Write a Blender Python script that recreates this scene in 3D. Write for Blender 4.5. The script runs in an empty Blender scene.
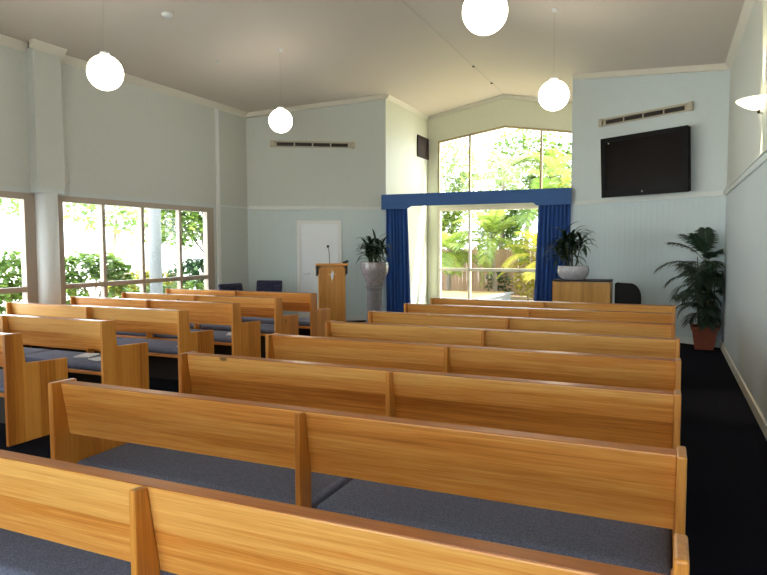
import bpy, bmesh, math, random
from mathutils import Vector, Matrix
random.seed(7)
sc = bpy.context.scene
col = sc.collection
PI = math.pi

# ------------------------------------------------------------------ dimensions
XW = 4.275            # half width of the hall
YC = 10.85            # y of the corners between side walls and angled panels
PX, PY = 1.87, 12.32  # inner ends of the angled panels
YW = 14.86            # window wall of the recess
YB = -3.6             # rear wall
ZR = 4.99; KS = 0.8 / XW
ANG = math.atan2(PY - YC, XW - PX)
def zc(x): return ZR - KS * abs(x)

# ------------------------------------------------------------------ materials
def new_mat(name):
    m = bpy.data.materials.new(name); m.use_nodes = True
    nt = m.node_tree
    return m, nt, nt.nodes['Principled BSDF'], nt.nodes['Material Output']
def N(nt, t, **kw):
    n = nt.nodes.new(t)
    for k, v in kw.items(): setattr(n, k, v)
    return n
def ramp(nt, stops):
    r = N(nt, 'ShaderNodeValToRGB'); e = r.color_ramp.elements
    while len(e) < len(stops): e.new(0.5)
    for i, (p, c) in enumerate(stops): e[i].position = p; e[i].color = (*c, 1)
    return r
def plain(name, c, rough=0.5, metal=0, bump=0, bscale=200, coat=0, emit=None, es=0, var=0):
    m, nt, b, out = new_mat(name)
    b.inputs['Base Color'].default_value = (*c, 1); b.inputs['Roughness'].default_value = rough
    b.inputs['Metallic'].default_value = metal; b.inputs['Coat Weight'].default_value = coat
    tc = N(nt, 'ShaderNodeTexCoord'); no = N(nt, 'ShaderNodeTexNoise'); no.inputs['Scale'].default_value = bscale
    no.inputs['Detail'].default_value = 3
    nt.links.new(tc.outputs['Object'], no.inputs['Vector'])
    if bump:
        bp = N(nt, 'ShaderNodeBump'); bp.inputs['Strength'].default_value = bump; bp.inputs['Distance'].default_value = 0.01
        nt.links.new(no.outputs['Fac'], bp.inputs['Height']); nt.links.new(bp.outputs['Normal'], b.inputs['Normal'])
    if var:
        r = ramp(nt, [(0.3, tuple(x * (1 - var) for x in c)), (0.7, tuple(min(1, x * (1 + var)) for x in c))])
        nt.links.new(no.outputs['Fac'], r.inputs['Fac']); nt.links.new(r.outputs['Color'], b.inputs['Base Color'])
    if emit:
        b.inputs['Emission Color'].default_value = (*emit, 1); b.inputs['Emission Strength'].default_value = es
    return m

def wood(name, axis, dark, mid, light, rough=0.36, coat=0.22, fine=26, boards=True):
    """Straight-grained varnished timber; grain runs along axis (0 x, 1 y, 2 z)."""
    m, nt, b, out = new_mat(name)
    L = nt.links.new
    tc = N(nt, 'ShaderNodeTexCoord'); oi = N(nt, 'ShaderNodeObjectInfo')
    mu = N(nt, 'ShaderNodeMath', operation='MULTIPLY'); mu.inputs[1].default_value = 37.0
    L(oi.outputs['Random'], mu.inputs[0])
    add = N(nt, 'ShaderNodeVectorMath', operation='ADD')
    L(tc.outputs['Object'], add.inputs[0]); L(mu.outputs[0], add.inputs[1])
    def stretched(along, across, detail, dist):
        mp = N(nt, 'ShaderNodeMapping')
        s = [across] * 3; s[axis] = along
        mp.inputs['Scale'].default_value = s
        no = N(nt, 'ShaderNodeTexNoise'); no.inputs['Scale'].default_value = 1.0
        no.inputs['Detail'].default_value = detail; no.inputs['Distortion'].default_value = dist
        no.inputs['Roughness'].default_value = 0.6
        L(add.outputs[0], mp.inputs['Vector']); L(mp.outputs[0], no.inputs['Vector'])
        return no
    broad = stretched(0.25, 5.5, 2, 0.4)
    grain = stretched(1.1, fine * 2.0, 5, 0.5)
    pores = stretched(5, 210, 2, 0)
    r1 = ramp(nt, [(0.30, dark), (0.47, mid), (0.66, light)])
    mix = N(nt, 'ShaderNodeMix', data_type='FLOAT')
    mix.inputs[0].default_value = 0.5
    L(broad.outputs['Fac'], mix.inputs[2]); L(grain.outputs['Fac'], mix.inputs[3])
    mix2 = N(nt, 'ShaderNodeMix', data_type='FLOAT'); mix2.inputs[0].default_value = 0.24
    L(mix.outputs[0], mix2.inputs[2]); L(pores.outputs['Fac'], mix2.inputs[3])
    fac = mix2.outputs[0]
    if boards:     # two or three glued boards of slightly different tone
        sx = N(nt, 'ShaderNodeSeparateXYZ'); L(tc.outputs['Object'], sx.inputs[0])
        across = 2 if axis == 0 else 1
        k = N(nt, 'ShaderNodeMath', operation='MULTIPLY'); k.inputs[1].default_value = 6.85
        L(sx.outputs[across], k.inputs[0])
        fl = N(nt, 'ShaderNodeMath', operation='FLOOR'); L(k.outputs[0], fl.inputs[0])
        ww = N(nt, 'ShaderNodeMath', operation='ADD'); L(fl.outputs[0], ww.inputs[0]); L(mu.outputs[0], ww.inputs[1])
        wn = N(nt, 'ShaderNodeTexWhiteNoise', noise_dimensions='1D'); L(ww.outputs[0], wn.inputs['W'])
        ma = N(nt, 'ShaderNodeMath', operation='MULTIPLY_ADD'); ma.inputs[1].default_value = 0.16
        L(wn.outputs['Value'], ma.inputs[0])
        sb = N(nt, 'ShaderNodeMath', operation='SUBTRACT'); sb.inputs[1].default_value = 0.08
        L(fac, ma.inputs[2]); L(ma.outputs[0], sb.inputs[0]); fac = sb.outputs[0]
        if axis == 0:   # the lower board of each back is darker
            hb = N(nt, 'ShaderNodeMath', operation='MULTIPLY_ADD'); hb.inputs[1].default_value = 0.11; hb.inputs[2].default_value = -0.495
            L(fl.outputs[0], hb.inputs[0])
            cl = N(nt, 'ShaderNodeClamp'); cl.inputs['Min'].default_value = -0.055; cl.inputs['Max'].default_value = 0.055
            L(hb.outputs[0], cl.inputs['Value'])
            a2 = N(nt, 'ShaderNodeMath', operation='ADD'); L(fac, a2.inputs[0]); L(cl.outputs[0], a2.inputs[1]); fac = a2.outputs[0]
    L(fac, r1.inputs['Fac'])
    # a few small dark knots
    mpk = N(nt, 'ShaderNodeMapping'); s = [3.2] * 3; s[axis] = 1.6; mpk.inputs['Scale'].default_value = s
    L(add.outputs[0], mpk.inputs['Vector'])
    vo = N(nt, 'ShaderNodeTexVoronoi'); vo.inputs['Scale'].default_value = 1.0
    L(mpk.outputs[0], vo.inputs['Vector'])
    rk = ramp(nt, [(0.03, (0.25, 0.25, 0.25)), (0.06, (1, 1, 1))]); L(vo.outputs['Distance'], rk.inputs['Fac'])
    mm = N(nt, 'ShaderNodeMix', data_type='RGBA', blend_type='MULTIPLY'); mm.inputs[0].default_value = 1
    L(r1.outputs['Color'], mm.inputs[6]); L(rk.outputs['Color'], mm.inputs[7])
    L(mm.outputs[2], b.inputs['Base Color'])
    b.inputs['Roughness'].default_value = rough; b.inputs['Coat Weight'].default_value = coat
    b.inputs['Coat Roughness'].default_value = 0.15
    return m

def wall_mat(name, c, groove_axis=None, split=None, c2=None):
    """Painted board with a fine stipple; below `split` vertical V-grooves every 10 cm."""
    m, nt, b, out = new_mat(name); L = nt.links.new
    geo = N(nt, 'ShaderNodeNewGeometry'); no = N(nt, 'ShaderNodeTexNoise')
    no.inputs['Scale'].default_value = 60; no.inputs['Detail'].default_value = 4
    L(geo.outputs['Position'], no.inputs['Vector'])
    r = ramp(nt, [(0.3, tuple(x * 0.95 for x in c)), (0.7, tuple(min(1, x * 1.04) for x in c))])
    L(no.outputs['Fac'], r.inputs['Fac'])
    b.inputs['Roughness'].default_value = 0.5
    h = N(nt, 'ShaderNodeMath', operation='MULTIPLY'); h.inputs[1].default_value = 0.15
    L(no.outputs['Fac'], h.inputs[0]); hh = h.outputs[0]; colr = r.outputs['Color']
    if groove_axis is not None:
        sp = N(nt, 'ShaderNodeSeparateXYZ'); L(geo.outputs['Position'], sp.inputs[0])
        pp = N(nt, 'ShaderNodeMath', operation='PINGPONG'); pp.inputs[1].default_value = 0.05
        if groove_axis == 2:   # along an angled panel
            dx = N(nt, 'ShaderNodeMath', operation='MULTIPLY'); dx.inputs[1].default_value = 1 / math.cos(ANG)
            L(sp.outputs[0], dx.inputs[0]); L(dx.outputs[0], pp.inputs[0])
        else:
            L(sp.outputs[groove_axis], pp.inputs[0])
        g = N(nt, 'ShaderNodeMapRange'); g.inputs['From Max'].default_value = 0.006
        L(pp.outputs[0], g.inputs['Value'])
        lt = N(nt, 'ShaderNodeMath', operation='GREATER_THAN'); lt.inputs[1].default_value = split
        L(sp.outputs[2], lt.inputs[0])
        mx = N(nt, 'ShaderNodeMath', operation='MAXIMUM'); L(g.outputs[0], mx.inputs[0]); L(lt.outputs[0], mx.inputs[1])
        ad = N(nt, 'ShaderNodeMath', operation='ADD'); L(mx.outputs[0], ad.inputs[0]); L(hh, ad.inputs[1]); hh = ad.outputs[0]
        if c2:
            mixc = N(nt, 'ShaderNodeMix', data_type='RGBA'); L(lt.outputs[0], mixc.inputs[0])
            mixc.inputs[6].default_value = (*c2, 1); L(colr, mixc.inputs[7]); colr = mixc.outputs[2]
    L(colr, b.inputs['Base Color'])
    bp = N(nt, 'ShaderNodeBump'); bp.inputs['Strength'].default_value = 0.5; bp.inputs['Distance'].default_value = 0.006
    L(hh, bp.inputs['Height']); L(bp.outputs['Normal'], b.inputs['Normal'])
    return m

def leaf_mat(name, c0, c1, trans=0.35, rough=0.4):
    m, nt, b, out = new_mat(name); L = nt.links.new
    geo = N(nt, 'ShaderNodeNewGeometry')
    r = ramp(nt, [(0.0, c0), (1.0, c1)]); L(geo.outputs['Random Per Island'], r.inputs['Fac'])
    L(r.outputs['Color'], b.inputs['Base Color']); b.inputs['Roughness'].default_value = rough
    tr = N(nt, 'ShaderNodeBsdfTranslucent'); L(r.outputs['Color'], tr.inputs['Color'])
    mx = N(nt, 'ShaderNodeMixShader'); mx.inputs[0].default_value = trans
    L(b.outputs[0], mx.inputs[1]); L(tr.outputs[0], mx.inputs[2]); L(mx.outputs[0], out.inputs['Surface'])
    return m

def glass_mat():
    m, nt, b, out = new_mat('window_glass'); L = nt.links.new
    nt.nodes.remove(b)
    t = N(nt, 'ShaderNodeBsdfTransparent'); t.inputs['Color'].default_value = (0.97, 0.985, 0.98, 1)
    g = N(nt, 'ShaderNodeBsdfGlossy'); g.inputs['Roughness'].default_value = 0.02
    lw = N(nt, 'ShaderNodeLayerWeight'); lw.inputs['Blend'].default_value = 0.5
    pw = N(nt, 'ShaderNodeMath', operation='POWER'); pw.inputs[1].default_value = 4.0; L(lw.outputs['Facing'], pw.inputs[0])
    ma = N(nt, 'ShaderNodeMath', operation='MULTIPLY_ADD'); ma.inputs[1].default_value = 0.35; ma.inputs[2].default_value = 0.025; L(pw.outputs[0], ma.inputs[0])
    mx = N(nt, 'ShaderNodeMixShader'); L(ma.outputs[0], mx.inputs[0]); L(t.outputs[0], mx.inputs[1]); L(g.outputs[0], mx.inputs[2])
    L(mx.outputs[0], out.inputs['Surface']); return m

def carpet_mat(name, c0, c1, scale, bump=0.6):
    m, nt, b, out = new_mat(name); L = nt.links.new
    tc = N(nt, 'ShaderNodeTexCoord'); no = N(nt, 'ShaderNodeTexNoise')
    no.inputs['Scale'].default_value = scale; no.inputs['Detail'].default_value = 5; no.inputs['Roughness'].default_value = 0.75
    L(tc.outputs['Object'], no.inputs['Vector'])
    r = ramp(nt, [(0.38, c0), (0.62, c1)]); L(no.outputs['Fac'], r.inputs['Fac']); L(r.outputs['Color'], b.inputs['Base Color'])
    b.inputs['Roughness'].default_value = 0.95; b.inputs['Specular IOR Level'].default_value = 0.06
    b.inputs['Sheen Weight'].default_value = 0.0
    bp = N(nt, 'ShaderNodeBump'); bp.inputs['Strength'].default_value = bump; bp.inputs['Distance'].default_value = 0.004
    L(no.outputs['Fac'], bp.inputs['Height']); L(bp.outputs['Normal'], b.inputs['Normal'])
    return m

M = {}
WD, WM, WL = (0.42, 0.115, 0.012), (0.74, 0.28, 0.048), (0.95, 0.53, 0.15)
M['wood_x'] = wood('timber_grain_lengthways', 0, WD, WM, WL)
M['wood_z'] = wood('timber_grain_upright', 2, (0.38, 0.11, 0.013), (0.64, 0.24, 0.033), (0.80, 0.36, 0.070), boards=True)
M['darkstrip'] = wood('dark_top_strip', 0, (0.24, 0.06, 0.008), (0.42, 0.125, 0.018), (0.55, 0.19, 0.035), rough=0.3, coat=0.5, boards=False)
M['wood_lectern'] = wood('lectern_timber', 2, (0.38, 0.14, 0.022), (0.60, 0.26, 0.05), (0.74, 0.37, 0.09), boards=False)
M['wood_organ'] = wood('organ_oak', 2, (0.34, 0.14, 0.018), (0.58, 0.28, 0.045), (0.72, 0.38, 0.08), fine=14, boards=False, rough=0.45)
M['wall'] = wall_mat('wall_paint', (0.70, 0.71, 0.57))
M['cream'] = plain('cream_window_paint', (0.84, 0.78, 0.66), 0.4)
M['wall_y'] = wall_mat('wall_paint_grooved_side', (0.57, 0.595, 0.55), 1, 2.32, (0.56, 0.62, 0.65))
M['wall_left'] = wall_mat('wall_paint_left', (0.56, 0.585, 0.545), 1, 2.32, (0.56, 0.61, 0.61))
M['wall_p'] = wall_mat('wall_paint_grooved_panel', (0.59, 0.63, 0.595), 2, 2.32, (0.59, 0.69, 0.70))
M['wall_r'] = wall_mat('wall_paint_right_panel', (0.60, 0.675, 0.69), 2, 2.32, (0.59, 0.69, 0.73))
M['ceiling'] = plain('ceiling_paint', (0.68, 0.615, 0.55), 0.7, bump=0.15, bscale=90)
M['trim'] = plain('cream_trim_gloss', (0.72, 0.69, 0.60), 0.4)
M['dado'] = plain('pale_trim_gloss', (0.68, 0.73, 0.72), 0.35)
M['white'] = plain('white_gloss_paint', (0.80, 0.82, 0.82), 0.35)
M['door'] = plain('door_white', (0.86, 0.90, 0.95), 0.4)
M['column'] = plain('column_white', (0.80, 0.83, 0.84), 0.5)
M['postshade'] = plain('verandah_post_shaded', (0.22, 0.225, 0.23), 0.6)  # white post; shade of the unbuilt verandah roof is put into this grey
M['taupe'] = plain('taupe_aluminium', (0.42, 0.35, 0.28), 0.5)
M['bronze'] = plain('bronze_aluminium', (0.45, 0.36, 0.2), 0.45)
M['glass'] = glass_mat()
M['carpet'] = carpet_mat('navy_carpet', (0.0025, 0.003, 0.006), (0.012, 0.013, 0.022), 130)
M['cushion'] = carpet_mat('blue_grey_seat_cloth', (0.10, 0.108, 0.155), (0.22, 0.235, 0.32), 190, 0.4)
M['dark'] = plain('dark_stained_board', (0.03, 0.022, 0.016), 0.6)
M['black'] = plain('black_plastic', (0.008, 0.008, 0.009), 0.35)
M['blackcloth'] = plain('black_vinyl', (0.004, 0.004, 0.005), 0.7)
M['screen'] = plain('tv_glass', (0.008, 0.005, 0.004), 0.3)
M['screen'].node_tree.nodes['Principled BSDF'].inputs['Specular IOR Level'].default_value = 0.08
M['tvcase'] = plain('tv_case', (0.006, 0.006, 0.007), 0.5)
M['tvcase'].node_tree.nodes['Principled BSDF'].inputs['Specular IOR Level'].default_value = 0.12
M['logo'] = plain('silver_badge', (0.3, 0.3, 0.3), 0.4)
M['beige'] = plain('beige_enamel', (0.50, 0.46, 0.36), 0.45)
M['slot'] = plain('dark_grille', (0.03, 0.022, 0.018), 0.6)
M['brown'] = plain('dark_brown_grille', (0.035, 0.017, 0.010), 0.85)
def curtain_cloth():
    m = plain('blue_curtain_cloth', (0.036, 0.11, 0.37), 0.75, bump=0.1, bscale=400)
    return m
M['curtain'] = curtain_cloth()
M['pelmet'] = plain('blue_pelmet_cloth', (0.036, 0.115, 0.33), 0.7, bump=0.08, bscale=400)
M['globe'] = plain('lit_opal_glass', (0.9, 0.88, 0.82), 0.3, emit=(1.0, 0.90, 0.70), es=6.0)
M['sconce'] = plain('lit_frosted_bowl', (0.9, 0.88, 0.8), 0.3, emit=(1.0, 0.86, 0.55), es=2.2)
M['cord'] = plain('grey_flex', (0.55, 0.52, 0.47), 0.5)
M['brass'] = plain('brass', (0.75, 0.55, 0.25), 0.3, metal=1)
M['silver'] = plain('silver_metal', (0.75, 0.75, 0.78), 0.3, metal=1)
M['stone'] = plain('grey_stone', (0.24, 0.225, 0.245), 0.85, bump=0.3, bscale=40, var=0.18)
M['glaze'] = plain('speckled_glaze', (0.36, 0.32, 0.33), 0.22, var=0.3, bscale=32, coat=0.4)
M['bowl'] = plain('lilac_white_glaze', (0.56, 0.55, 0.60), 0.2, var=0.16, bscale=30, coat=0.5)
M['soil'] = plain('potting_soil', (0.03, 0.02, 0.014), 0.95, bump=0.6, bscale=60, var=0.4)
M['terracotta'] = plain('terracotta', (0.26, 0.065, 0.035), 0.7, var=0.12, bscale=12)
M['leaf_dark'] = leaf_mat('indoor_leaf', (0.010, 0.028, 0.012), (0.03, 0.07, 0.028), 0.12, 0.3)
M['leaf_palm'] = leaf_mat('indoor_palm_leaf', (0.010, 0.030, 0.016), (0.028, 0.062, 0.034), 0.12, 0.35)
M['stem'] = plain('plant_stem', (0.10, 0.11, 0.045), 0.6, var=0.2, bscale=20)
M['bark'] = plain('tree_bark', (0.23, 0.19, 0.15), 0.9, bump=0.6, bscale=25, var=0.25)
M['palebark'] = plain('pale_palm_bark', (0.62, 0.57, 0.48), 0.8, bump=0.4, bscale=18, var=0.12)
M['g_bright'] = leaf_mat('garden_leaf_bright', (0.12, 0.20, 0.025), (0.36, 0.44, 0.075), 0.5)
M['g_mid'] = leaf_mat('garden_leaf_mid', (0.06, 0.125, 0.02), (0.22, 0.32, 0.06), 0.4)
M['g_dark'] = leaf_mat('garden_leaf_dark', (0.012, 0.045, 0.012), (0.06, 0.13, 0.04), 0.35)
M['g_pale'] = leaf_mat('garden_leaf_pale', (0.15, 0.22, 0.07), (0.36, 0.45, 0.17), 0.5)
M['g_yellow'] = leaf_mat('garden_leaf_yellow', (0.30, 0.30, 0.025), (0.52, 0.46, 0.07), 0.5)
M['fence'] = wood('weathered_fence', 2, (0.16, 0.09, 0.05), (0.26, 0.16, 0.09), (0.36, 0.24, 0.14), rough=0.8, coat=0)
M['sandstone'] = plain('tan_sandstone', (0.20, 0.125, 0.045), 0.9, var=0.15, bscale=9, bump=0.2)
M['concrete'] = plain('pale_concrete', (0.78, 0.77, 0.74), 0.9, var=0.06, bscale=3)
M['greystone'] = plain('grey_edge_stone', (0.22, 0.235, 0.25), 0.8)
M['bounce_strip'] = plain('warm_bounce_surface', (0.80, 0.68, 0.42), 0.9, var=0.1, bscale=6)  # reflector colour for warm light, not real paving
M['mulch'] = plain('garden_soil', (0.26, 0.19, 0.11), 0.95, var=0.4, bscale=14, bump=0.6)
M['navy'] = None
def floral():
    m, nt, b, out = new_mat('navy_floral_cloth'); L = nt.links.new
    tc = N(nt, 'ShaderNodeTexCoord'); v = N(nt, 'ShaderNodeTexVoronoi'); v.inputs['Scale'].default_value = 26
    L(tc.outputs['Object'], v.inputs['Vector'])
    r = ramp(nt, [(0.0, (0.10, 0.03, 0.05)), (0.25, (0.05, 0.045, 0.10)), (0.45, (0.014, 0.018, 0.05)), (1, (0.010, 0.014, 0.045))])
    L(v.outputs['Distance'], r.inputs['Fac']); L(r.outputs['Color'], b.inputs['Base Color']); b.inputs['Roughness'].default_value = 0.9
    return m
M['navy'] = floral()
M['paper'] = plain('white_paper', (0.82, 0.82, 0.84), 0.7)
M['papercover'] = plain('pale_cover', (0.55, 0.56, 0.62), 0.6)

# ------------------------------------------------------------------ mesh helpers
def link(o): col.objects.link(o); return o
def obj(name, bm, mat, parent=None, smooth=False, bevel=0, seg=2, recalc=True):
    if recalc: bmesh.ops.recalc_face_normals(bm, faces=bm.faces[:])
    me = bpy.data.meshes.new(name); bm.to_mesh(me); bm.free()
    if smooth:
        for p in me.polygons: p.use_smooth = True
    me.materials.append(M[mat]); o = link(bpy.data.objects.new(name, me))
    if parent: o.parent = parent
    if bevel:
        md = o.modifiers.new('Bevel', 'BEVEL'); md.width = bevel; md.segments = seg; md.limit_method = 'ANGLE'
        md.angle_limit = math.radians(40); md.harden_normals = False
    return o
def box(bm, x0, x1, y0, y1, z0, z1):
    vs = [bm.verts.new((x, y, z)) for z in (z0, z1) for x, y in ((x0, y0), (x1, y0), (x1, y1), (x0, y1))]
    for f in ((3, 2, 1, 0), (4, 5, 6, 7), (0, 1, 5, 4), (1, 2, 6, 5), (2, 3, 7, 6), (3, 0, 4, 7)): bm.faces.new([vs[i] for i in f])
def prism(bm, pts, axis, a0, a1):
    """Extrude a 2-D outline along an axis. axis 0: outline in (y,z); 1: (x,z); 2: (x,y)."""
    def P(p, a):
        return (a, p[0], p[1]) if axis == 0 else (p[0], a, p[1]) if axis == 1 else (p[0], p[1], a)
    A = [bm.verts.new(P(p, a0)) for p in pts]; B = [bm.verts.new(P(p, a1)) for p in pts]
    n = len(pts)
    bm.faces.new(A); bm.faces.new(B[::-1])
    for i in range(n): bm.faces.new((A[i], B[i], B[(i + 1) % n], A[(i + 1) % n]))
def wallpoly(bm, foot, z0, ztop):
    A = [bm.verts.new((x, y, z0)) for x, y in foot]; B = [bm.verts.new((x, y, ztop(x))) for x, y in foot]
    n = len(foot); bm.faces.new(A); bm.faces.new(B[::-1])
    for i in range(n): bm.faces.new((A[i], B[i], B[(i + 1) % n], A[(i + 1) % n]))
def tube(bm, pts, r0, r1=None, n=8):
    r1 = r0 if r1 is None else r1
    rings = []; K = len(pts)
    for i, p in enumerate(pts):
        p = Vector(p); a = Vector(pts[max(0, i - 1)]); b = Vector(pts[min(K - 1, i + 1)])
        t = (b - a).normalized(); u = t.orthogonal().normalized() if abs(t.z) > 0.95 else Vector((0, 0, 1)).cross(t).normalized()
        if abs(t.z) > 0.95: u = Vector((1, 0, 0)) - t * t.x; u.normalize()
        v = t.cross(u); r = r0 + (r1 - r0) * i / max(1, K - 1)
        rings.append([bm.verts.new(p + (u * math.cos(2 * PI * k / n) + v * math.sin(2 * PI * k / n)) * r) for k in range(n)])
    for i in range(K - 1):
        for k in range(n): bm.faces.new((rings[i][k], rings[i][(k + 1) % n], rings[i + 1][(k + 1) % n], rings[i + 1][k]))
    bm.faces.new(rings[0][::-1]); bm.faces.new(rings[-1])
def lathe(bm, prof, n=40, c=(0, 0), a0=0, a1=2 * PI):
    full = abs(a1 - a0 - 2 * PI) < 1e-6
    m = n if full else n + 1
    rings = []
    for r, z in prof:
        if r < 1e-6: rings.append([bm.verts.new((c[0], c[1], z))])
        else: rings.append([bm.verts.new((c[0] + r * math.cos(a0 + (a1 - a0) * k / n), c[1] + r * math.sin(a0 + (a1 - a0) * k / n), z)) for k in range(m)])
    for A, B in zip(rings, rings[1:]):
        for k in range(n):
            k2 = (k + 1) % m
            if len(A) == 1 and len(B) == 1: continue
            if len(A) == 1: bm.faces.new((A[0], B[k], B[k2]))
            elif len(B) == 1: bm.faces.new((A[k], B[0], A[k2]))
            else: bm.faces.new((A[k], B[k], B[k2], A[k2]))
def nb(): return bmesh.new()
def empty(name, loc=(0, 0, 0), rz=0.0):
    o = link(bpy.data.objects.new(name, None)); o.location = loc; o.rotation_euler = (0, 0, rz); o.empty_display_size = 0.2
    return o
def tag(o, label, cat, group=None):
    o['label'] = label; o['category'] = cat
    if group: o['group'] = group
    return o
def struct(name, bm, mat, parent=None, **kw):
    o = obj(name, bm, mat, parent, **kw); 
    if not parent: o['kind'] = 'structure'
    return o
def copy_tree(o, parent=None):
    c = o.copy(); col.objects.link(c)
    if parent: c.parent = parent
    for ch in list(o.children): copy_tree(ch, c)
    return c

# ------------------------------------------------------------------ room shell
T = 0.15
bm = nb(); box(bm, -XW - T, XW + T, YB - T, YW + T, -0.15, 0); struct('floor', bm, 'carpet')
bm = nb()
o_ = XW + 0.35
prism(bm, [(-o_, zc(o_)), (0, ZR), (0, ZR + T), (-o_, zc(o_) + T)], 1, YB - 0.3, YW + 0.3)
prism(bm, [(o_, zc(o_)), (0, ZR), (0, ZR + T), (o_, zc(o_) + T)], 1, YB - 0.3, YW + 0.3)
struct('ceiling', bm, 'ceiling')

WZ0, WZ1 = 0.45, 2.26
bays = [(-1.13, 2.33), (2.55, 6.10), (6.32, 9.79)]
bm = nb()
box(bm, -XW - T, -XW, YB - T, YC + 0.1, 0, WZ0)
box(bm, -XW - T, -XW, YB - T, YC + 0.1, WZ1, 4.18)
ed = [YB - T] + [v for b in bays for v in b] + [YC + 0.1]
for a, b in zip(ed[0::2], ed[1::2]): box(bm, -XW - T, -XW, a, b, WZ0, WZ1)
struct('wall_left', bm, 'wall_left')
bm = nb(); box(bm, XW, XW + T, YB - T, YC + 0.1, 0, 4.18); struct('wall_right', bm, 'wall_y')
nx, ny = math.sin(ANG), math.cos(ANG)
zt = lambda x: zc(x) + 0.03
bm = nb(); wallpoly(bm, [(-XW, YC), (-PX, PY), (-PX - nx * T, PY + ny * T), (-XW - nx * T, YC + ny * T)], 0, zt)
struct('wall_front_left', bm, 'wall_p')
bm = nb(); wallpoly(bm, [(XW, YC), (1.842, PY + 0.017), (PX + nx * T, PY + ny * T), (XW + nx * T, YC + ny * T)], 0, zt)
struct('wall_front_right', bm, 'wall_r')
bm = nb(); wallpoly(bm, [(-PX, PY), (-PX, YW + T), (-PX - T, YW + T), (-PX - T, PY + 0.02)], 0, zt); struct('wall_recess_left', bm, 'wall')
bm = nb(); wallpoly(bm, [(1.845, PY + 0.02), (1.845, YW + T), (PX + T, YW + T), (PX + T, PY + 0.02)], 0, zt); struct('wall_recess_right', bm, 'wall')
# window wall of the recess
WX = 1.62; H1 = 2.45; H2 = 2.62
bm = nb()
for s in (-1, 1):
    prism(bm, [(s * WX, 0), (s * PX, 0), (s * PX, zc(PX) + 0.03), (s * WX, zc(WX) + 0.03)], 1, YW, YW + T)
    prism(bm, [(0, 4.30), (s * WX, 4.05), (s * WX, zc(WX) + 0.03), (0, ZR + 0.03)], 1, YW, YW + T)
box(bm, -WX, WX, YW, YW + T, H1, H2); box(bm, -WX, WX, YW, YW + T, 0, 0.12)
struct('wall_recess_end', bm, 'wall')
# rear wall behind the camera with a wide glazed opening
bm = nb()
prism(bm, [(-XW, 0), (-0.4, 0), (-0.4, zc(0.4)), (-XW, zc(XW))], 1, YB - T, YB)
prism(bm, [(XW, 0), (4.1, 0), (4.1, zc(4.1)), (XW, zc(XW))], 1, YB - T, YB)
prism(bm, [(-0.4, 3.1), (0, 3.1), (0, ZR), (-0.4, zc(0.4))], 1, YB - T, YB)
prism(bm, [(4.1, 3.1), (0, 3.1), (0, ZR), (4.1, zc(4.1))], 1, YB - T, YB)
struct('wall_rear', bm, 'wall')

def pane_window(name, horiz, fix, a0, a1, z0, z1, mull, rails, fmat, fw=0.08, mw=0.06, fh=None, depth=0.1):
    fh = fh or fw
    """horiz 'x' or 'y': direction the window runs; fix: coordinate of its inner face line (towards outside)."""
    e = empty(name, (0, 0, 0)); e['kind'] = 'structure'
    def bx(bm, p0, p1, q0, q1, d0, d1):
        if horiz == 'y': box(bm, fix - d1, fix - d0, p0, p1, q0, q1)
        else: box(bm, p0, p1, fix + d0, fix + d1, q0, q1)
    bm = nb()
    bx(bm, a0, a0 + fw, z0, z1, 0.0, depth); bx(bm, a1 - fw, a1, z0, z1, 0.0, depth)
    bx(bm, a0 + fw, a1 - fw, z1 - fh, z1, 0.0, depth); bx(bm, a0 + fw, a1 - fw, z0, z0 + fh, 0.0, depth)
    obj('window_frame', bm, fmat, e)
    for m_ in mull:
        bm = nb(); bx(bm, m_ - mw / 2, m_ + mw / 2, z0 + fh, z1 - fh, 0.012, depth - 0.01); obj('mullion', bm, fmat, e)
    for r_ in rails:
        st = [a0 + fw] + [v for m_ in mull for v in (m_ - mw / 2, m_ + mw / 2)] + [a1 - fw]
        bm = nb()
        for p, q in zip(st[0::2], st[1::2]): bx(bm, p, q, r_ - 0.035, r_ + 0.035, 0.012, depth - 0.01)
        obj('rail', bm, fmat, e)
    bm = nb(); bx(bm, a0 + fw, a1 - fw, z0 + fh, z1 - fh, depth * 0.5 - 0.003, depth * 0.5 + 0.003); obj('glass', bm, 'glass', e)
    return e
k_ = 0
for (a, b), nm in zip(bays[::-1], ('window_1', 'window_2', 'window_5')):
    w = (b - a); ml = [a + 0.91, a + 1.70, a + 2.58]
    pane_window(nm, 'y', -XW + 0.0, a, b, WZ0, WZ1, ml, [0.98], 'taupe', fw=0.19, fh=0.085)
pane_window('window_3', 'x', YW + 0.02, -WX, WX, 0.12, H1, [-0.83, 0.83], [0.97], 'cream', fw=0.07, mw=0.055)
pane_window('window_6', 'x', YB - 0.12, -0.4, 4.1, 0.0, 3.1, [0.72, 1.85, 2.98], [2.1], 'taupe')
# gable window over the pelmet
e = empty('window_4'); e['kind'] = 'structure'
bm = nb(); fw = 0.045
topz = lambda x: 4.30 - 0.25 / 1.6 * abs(x)
for s in (-1, 1):
    prism(bm, [(0, 4.30), (s * WX, 4.05), (s * WX, 4.05 - fw), (0, 4.30 - fw)], 1, YW + 0.02, YW + 0.1)
    prism(bm, [(s * WX, H2), (s * WX, 4.05 - fw), (s * (WX - fw), topz(WX - fw) - fw), (s * (WX - fw), H2)], 1, YW + 0.02, YW + 0.1)
box(bm, -WX + fw, WX - fw, YW + 0.02, YW + 0.1, H2, H2 + fw)
obj('window_frame', bm, 'bronze', e)
for s in (-1, 1):
    bm = nb(); prism(bm, [(s * 0.83 - 0.025, H2 + fw), (s * 0.83 + 0.025, H2 + fw), (s * 0.83 + 0.025, topz(0.83) - fw), (s * 0.83 - 0.025, topz(0.83) - fw)], 1, YW + 0.03, YW + 0.09)
    obj('mullion', bm, 'bronze', e)
bm = nb()
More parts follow.
